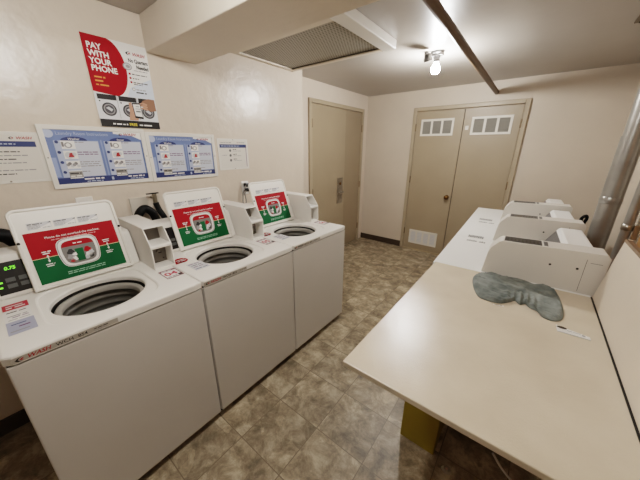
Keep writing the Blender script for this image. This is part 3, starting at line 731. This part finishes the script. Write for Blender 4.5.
# ------------------------------------------------------------------ dryers
ZD = .92
def dryer(i, label):
    Y = 1.682+.655*i; rn = random.Random(9)
    t = empty('dryer', (1.74,Y+.3275,0), label, 'dryer', 'white dryers along the right wall')
    MB().box(1.396,2.085,Y+.003,Y+.652,.06,ZD-.004,dryer_m,.006).build('cabinet', t)
    MB().box(1.43,2.07,Y+.02,Y+.635,0,.0605,toe_m).build('toe_kick', t)
    MB().box(1.386,2.088,Y+.001,Y+.654,ZD-.03,ZD,dryer_m,.006).build('top_panel', t)
    dd = MB(); dd.box(1.378,1.396,Y+.12,Y+.53,.25,.70,dryer_m,.01); dd = dd.build('loading_door', t)
    MB().box(1.362,1.378,Y+.47,Y+.50,.42,.54,dark_m,.004).build('door_handle', dd)
    # console
    c = MB(); c.prism([(1.888,ZD+.0003),(1.978,1.080),(1.988,1.087),(2.085,1.087),(2.098,1.072),(2.098,ZD+.0003)],'y',Y+.138,Y+.652,dryer_m,.003); cs = c.build('console', t)
    e = Vector((1.978-1.888,0,1.080-ZD)).normalized(); nrm = Vector((-e.z,0,e.x))
    q = lambda s,y_,w: Vector((1.888,y_,ZD))+e*s+nrm*w
    MB().quadprism([q(.02,Y+.15,-.001),q(.02,Y+.64,-.001),q(.165,Y+.64,-.001),q(.165,Y+.15,-.001)],nrm*.003,ctl_m).build('control_panel', cs)
    lk = MB(); lk.lathe([(.011,0),(.011,.003),(.006,.004),(0,.004)],(2.06,Y+.17,1.087),metal_m,n=16); lk.box(2.052,2.068,Y+.167,Y+.173,1.0908,1.093,dark_m); lk.build('lock', cs)
    # coin box
    A,B = Y+.024,Y+.137
    prof = [(1.637,ZD+.0003),(1.650,1.040),(1.660,1.068),(1.690,1.106),(1.704,1.113),(2.092,1.124),(2.107,1.106),(2.100,ZD+.0003)]
    bx = MB().prism(prof,'y',A,B,dbox_m,.0025).build('coin_box', t)
    a = MB(); 
    def z_at(x): return 1.130-(x-1.712)*.002/.37+.0002
    a.prism([(1.710,1.1122),(1.864,1.1161),(1.864,1.1182),(1.710,1.1143)],'y',A+.010,A+.100,dark_m)
    sl = a.build('coin_slide_strip', bx)
    MB().box(1.872,1.888,A+.016,A+.092,1.1163,1.1190,ctl_m).build('coin_slot', bx)
    a = MB()
    for k in range(9): a.box(1.721+k*.0155,1.728+k*.0155,A+.026+.008*(k%2),A+.084-.008*(k%3),1.1135+k*.00045,1.1152+k*.00045,mat('strip_olive',(62,60,50),.5))
    a.build('strip_marks', sl)
    for x_,z_ in ((1.911,1.035),(2.009,1.038)): MB().lathe([(.0055,0),(.004,.003),(0,.0035)],(x_,A,z_),dark_m,(0,-1,0),10).build('screw', bx)
    s_ = MB(); s_.box(2.031,2.0325,A-.0006,A+.001,ZD+.01,1.09,gap_m); s_.build('seam', bx); MB().box(2.045,2.085,A-.0006,A+.001,1.075,1.0765,gap_m).build('slot', bx)
    # top print
    a = Art(Vector((1.474,Y+.012,ZD+.0004)), (1,0,0), (0,1,0))
    if i:
        x = 0
        for k in range(8):
            a.rect(x,x+.010,0,.062,mat('print_charcoal',(64,62,62),.5),1); a.rect(x+.003,x+.0072,.012+.02*(k%2),.03+.02*(k%2),dryer_m,2); x += .0132
    a.build('print', t) if i else a.mb.bm.free()
    if i < 2:
        a = Art(Vector((1.482,Y+.56,ZD+.0004)), (1,0,0), (0,1,0)); x = 0
        for k in range(9):
            if k not in (5,): a.rect(x,x+.0095,0,.03+.005*(k%2),mat('print_charcoal2',(74,72,70),.5),1); a.rect(x+.003,x+.0055,.010,.02,dryer_m,2)
            x += .0135
        a.build('print', t)
    t.location.x -= .008+.02*i; t.rotation_euler.z = .0305
    return t
dryer(0,'white dryer next to the beige worktop, its coin box beside the grey cloth')
dryer(1,'middle of the three white dryers along the right wall')
dryer(2,'farthest white dryer, beside the double closet doors')

# ------------------------------------------------------------------ folding table, panel, things on it
T = empty('folding_table', (1.74,1.16,0), 'cream textured folding table in the foreground, its end on an olive-yellow pedestal', 'table')
MB().prism([(1.402,.664),(2.112,.664),(2.112,1.690),(1.402,1.670)],'z',.905,.925,table_m,.003).build('tabletop', T)
MB().box(1.456,1.642,1.235,1.64,0,.9052,yellow_m,.004).build('pedestal', T)
MB().box(2.045,2.08,.72,1.64,.80,.9052,ply_m,.003).build('wall_cleat', T)
S = empty('side_panel', (2.1,1.17,.925), "cream panel with brown top edge leaning outward along the folding table's right edge", 'panel')
MB().prism([(2.085,.9254),(2.103,.9254),(2.134,1.198),(2.116,1.202)],'y',.676,1.69,splash_m,.001).build('panel_board', S)
MB().prism([(2.1145,1.2022),(2.136,1.1982),(2.138,1.2095),(2.1165,1.2135)],'y',.674,1.692,plyedge_m,.001).build('top_edge', S)
MB().box(2.0795,2.0848,.676,1.69,.9252,.9275,toe_m).build('dark_seam', S)
# crumpled cloth
out = [(1.622,1.552),(1.629,1.626),(1.66,1.664),(1.70,1.672),(1.782,1.680),(1.868,1.660),(1.92,1.676),(1.952,1.650),(1.968,1.572),(1.974,1.447),(1.964,1.376),(1.937,1.347),(1.906,1.354),(1.887,1.392),(1.862,1.405),(1.846,1.428),(1.828,1.408),(1.81,1.43),(1.79,1.402),(1.761,1.369),(1.718,1.359),(1.676,1.373),(1.643,1.451)]
def cloth():
    P = [Vector((x,y)) for x,y in out]; n = len(P); dense = []
    for i in range(n):
        a,b,c,d = P[i-1],P[i],P[(i+1)%n],P[(i+2)%n]
        for k in range(9):
            t = k/9; dense.append(.5*((2*b)+(c-a)*t+(2*a-5*b+4*c-d)*t*t+(3*b-a-3*c+d)*t**3))
    cen = sum(dense, Vector((0,0)))/len(dense); bm = bmesh.new(); K = 40; rings = []
    def hgt(x, y, f):
        s = x*.9+y*.35
        w = .5+.5*math.sin(55*(y-1.5)+9*math.sin(7*(x-1.7))+1.2)
        w2 = .5+.5*math.sin(95*(y+.25*x)+4*math.sin(16*x)); w3 = .5+.5*math.sin(60*x+3*math.sin(30*y))
        pk = math.exp(-((x-1.84)**2+(y-1.45)**2)/.0035)
        e = min(1, (1-f)*5)
        p_, q_ = (x-1.8)*.95-(y-1.5)*.28, (x-1.8)*.28+(y-1.5)*.95
        n1 = mnoise.noise(Vector((p_*5, q_*26, 3.1))); n2 = mnoise.noise(Vector((p_*14, q_*55, 7.7))); n3 = mnoise.noise(Vector((p_*70, q_*90, 1.3)))
        return .003+min(1,(1-f)*14)*(.004+.011*(1-min(1,abs(n1)*2.4))**1.5 + .007*(1-min(1,abs(n2)*2.4)) + .002*n3) + e*.014*pk*math.sin(130*x)**2
    for r in range(1,K+1):
        f = r/K
        rings.append([bm.verts.new((cen.x+(p.x-cen.x)*f, cen.y+(p.y-cen.y)*f, .9262+hgt(cen.x+(p.x-cen.x)*f, cen.y+(p.y-cen.y)*f, f))) for p in dense])
    c = bm.verts.new((cen.x,cen.y,.9262+hgt(cen.x,cen.y,0))); m = len(dense)
    for k in range(m): bm.faces.new([c,rings[0][k],rings[0][(k+1)%m]])
    for a,b in zip(rings,rings[1:]):
        for k in range(m): bm.faces.new([a[k],b[k],b[(k+1)%m],a[(k+1)%m]])
    low = [bm.verts.new((p.x,p.y,.9258)) for p in dense]
    for k in range(m): bm.faces.new([rings[-1][k],low[k],low[(k+1)%m],rings[-1][(k+1)%m]])
    bm.faces.new(low[::-1])
    bmesh.ops.recalc_face_normals(bm, faces=bm.faces[:])
    mb = MB(); mb.merge(bm, cloth_m, True); o = mb.build('cleaning_cloth')
    return tag(o,'crumpled grey cloth lying on the folding table against the dryer','cloth')
cloth()
def card_obj():
    # thin white slip with two dark oval marks
    p0,p1 = Vector((1.948,1.284,.9253)),Vector((2.040,1.288,.9253)); u = (p1-p0).normalized(); v = Vector((-u.y,u.x,0))
    t = empty('paper_slip', p0, 'small white slip with dark oval marks near the right end of the table', 'label')
    mb = MB(); mb.quadprism([p0-v*.004,p1-v*.004,p1+v*.018,p0+v*.044],(0,0,.0008),white_p); mb.build('slip', t)
    a = Art(p0+Vector((0,0,.0009)), u, v); L = (p1-p0).length
    a.disc(.016,.032,.015,base_m,1,.009); a.disc(.075,.014,.005,grey_p,1,.006); a.greek(.03,.018,.038,.006,grey_p,1); a.rect(.0,L,-.004,-.002,gap_m,1)
    a.build('slip_print', t)
    t = empty('paper_tag', (1.758,1.36,.925), 'tiny pale tag on the table at the front edge of the grey cloth', 'label')
    mb = MB(); mb.quadprism([(1.738,1.338,.9253),(1.774,1.349,.9253),(1.776,1.357,.9253),(1.738,1.348,.9253)],(0,0,.0008),white_p); mb.build('tag_paper', t)
    a = Art(Vector((1.741,1.340,.9263)), (.957,.29,0), (-.29,.957,0)); a.greek(0,.001,.03,.006,plyedge_m,1); a.build('tag_print', t)
card_obj()
# under the table
tag(MB().tube([(1.86,1.10,.40),(1.90,1.09,.36),(1.965,1.065,.33),(2.03,1.04,.25),(2.06,1.02,.1),(2.05,.98,.006)],.0045,cord_m,8).build('hanging_cord'),'thin pale cord hanging in the shadow under the folding table','cord')
lt = MB(); lt.lathe([(.0,.014),(.012,.012),(.02,.006),(.022,0)],(1.717,1.205,0.0005),lint_m,n=14,sx=1.2,sy=.8)
tag(lt.build('lint_tuft'),'small pale tuft of lint on the floor beside the yellow pedestal','lint')

# ------------------------------------------------------------------ ducts and boards behind the dryers
def duct(name, x, y, r, z0, z1, seams, label, step=None):
    t = empty(name, (x,y,0), label, 'duct')
    b = MB()
    if step: b.cyl((x,y,z0),(x,y,step),r,galv_m,32).cyl((x,y,step),(x,y,z1),r*.9,galv_m,32)
    else: b.cyl((x,y,z0),(x,y,z1),r,galv_m,32)
    b.build('duct_pipe', t)
    for z in seams:
        MB().lathe([(r+.0003,-.022),(r+.0015,-.02),(r+.0015,-.004),(r+.0025,0),(r+.0015,.004),(r+.0015,.02),(r+.0003,.022)],(x,y,z),galv_m,n=32).build('duct_collar', t)
    return t
duct('exhaust_duct',2.208,2.72,.056,0,H,(1.24,),'large round galvanised exhaust duct standing behind the dryers',1.645)
MB
cd = duct('conduit_pipe',2.295,2.56,.025,0,H,(),'thin grey vertical conduit at the right edge, beside the brown board')
k = MB(); k.lathe([(.0252,-.02),(.029,-.018),(.029,.018),(.0252,.02)],(2.295,2.56,1.10),clamp_m,n=20).box(2.318,2.345,2.53,2.545,1.03,1.12,clamp_m,.002); k.build('pipe_clamp', cd)
pb = MB().box(2.345,2.372,1.3,2.50,.0,1.75,ply_m,.003).build('plywood_board'); tag(pb,'brown plywood board leaning on the right wall behind the cream panel','board')
br = MB(); br.prism([(2.07,1.252),(2.24,1.30),(2.25,1.22),(2.24,1.20)],'y',1.70,1.705,clamp_m)
br.bm.free()
cl = MB(); cl.tube([(2.14,2.95,1.0),(2.125,2.94,1.04),(2.13,2.93,1.068),(2.148,2.94,1.076),(2.156,2.96,1.05),(2.15,2.98,.99),(2.15,3.0,.8),(2.15,3.0,.0)],.011,rubber_m,10)
tag(cl.build('cable_loop'),'black cable loop sticking up behind the middle dryer console','cable')

# ------------------------------------------------------------------ world & view
w = bpy.data.worlds.new('world'); bpy.context.scene.world = w; w.use_nodes = True
w.node_tree.nodes['Background'].inputs[0].default_value = (.9,.85,.78,1); w.node_tree.nodes['Background'].inputs[1].default_value = .05
vs = bpy.context.scene.view_settings
vs.view_transform = 'Filmic'; vs.look = 'Medium High Contrast'; vs.exposure = .03
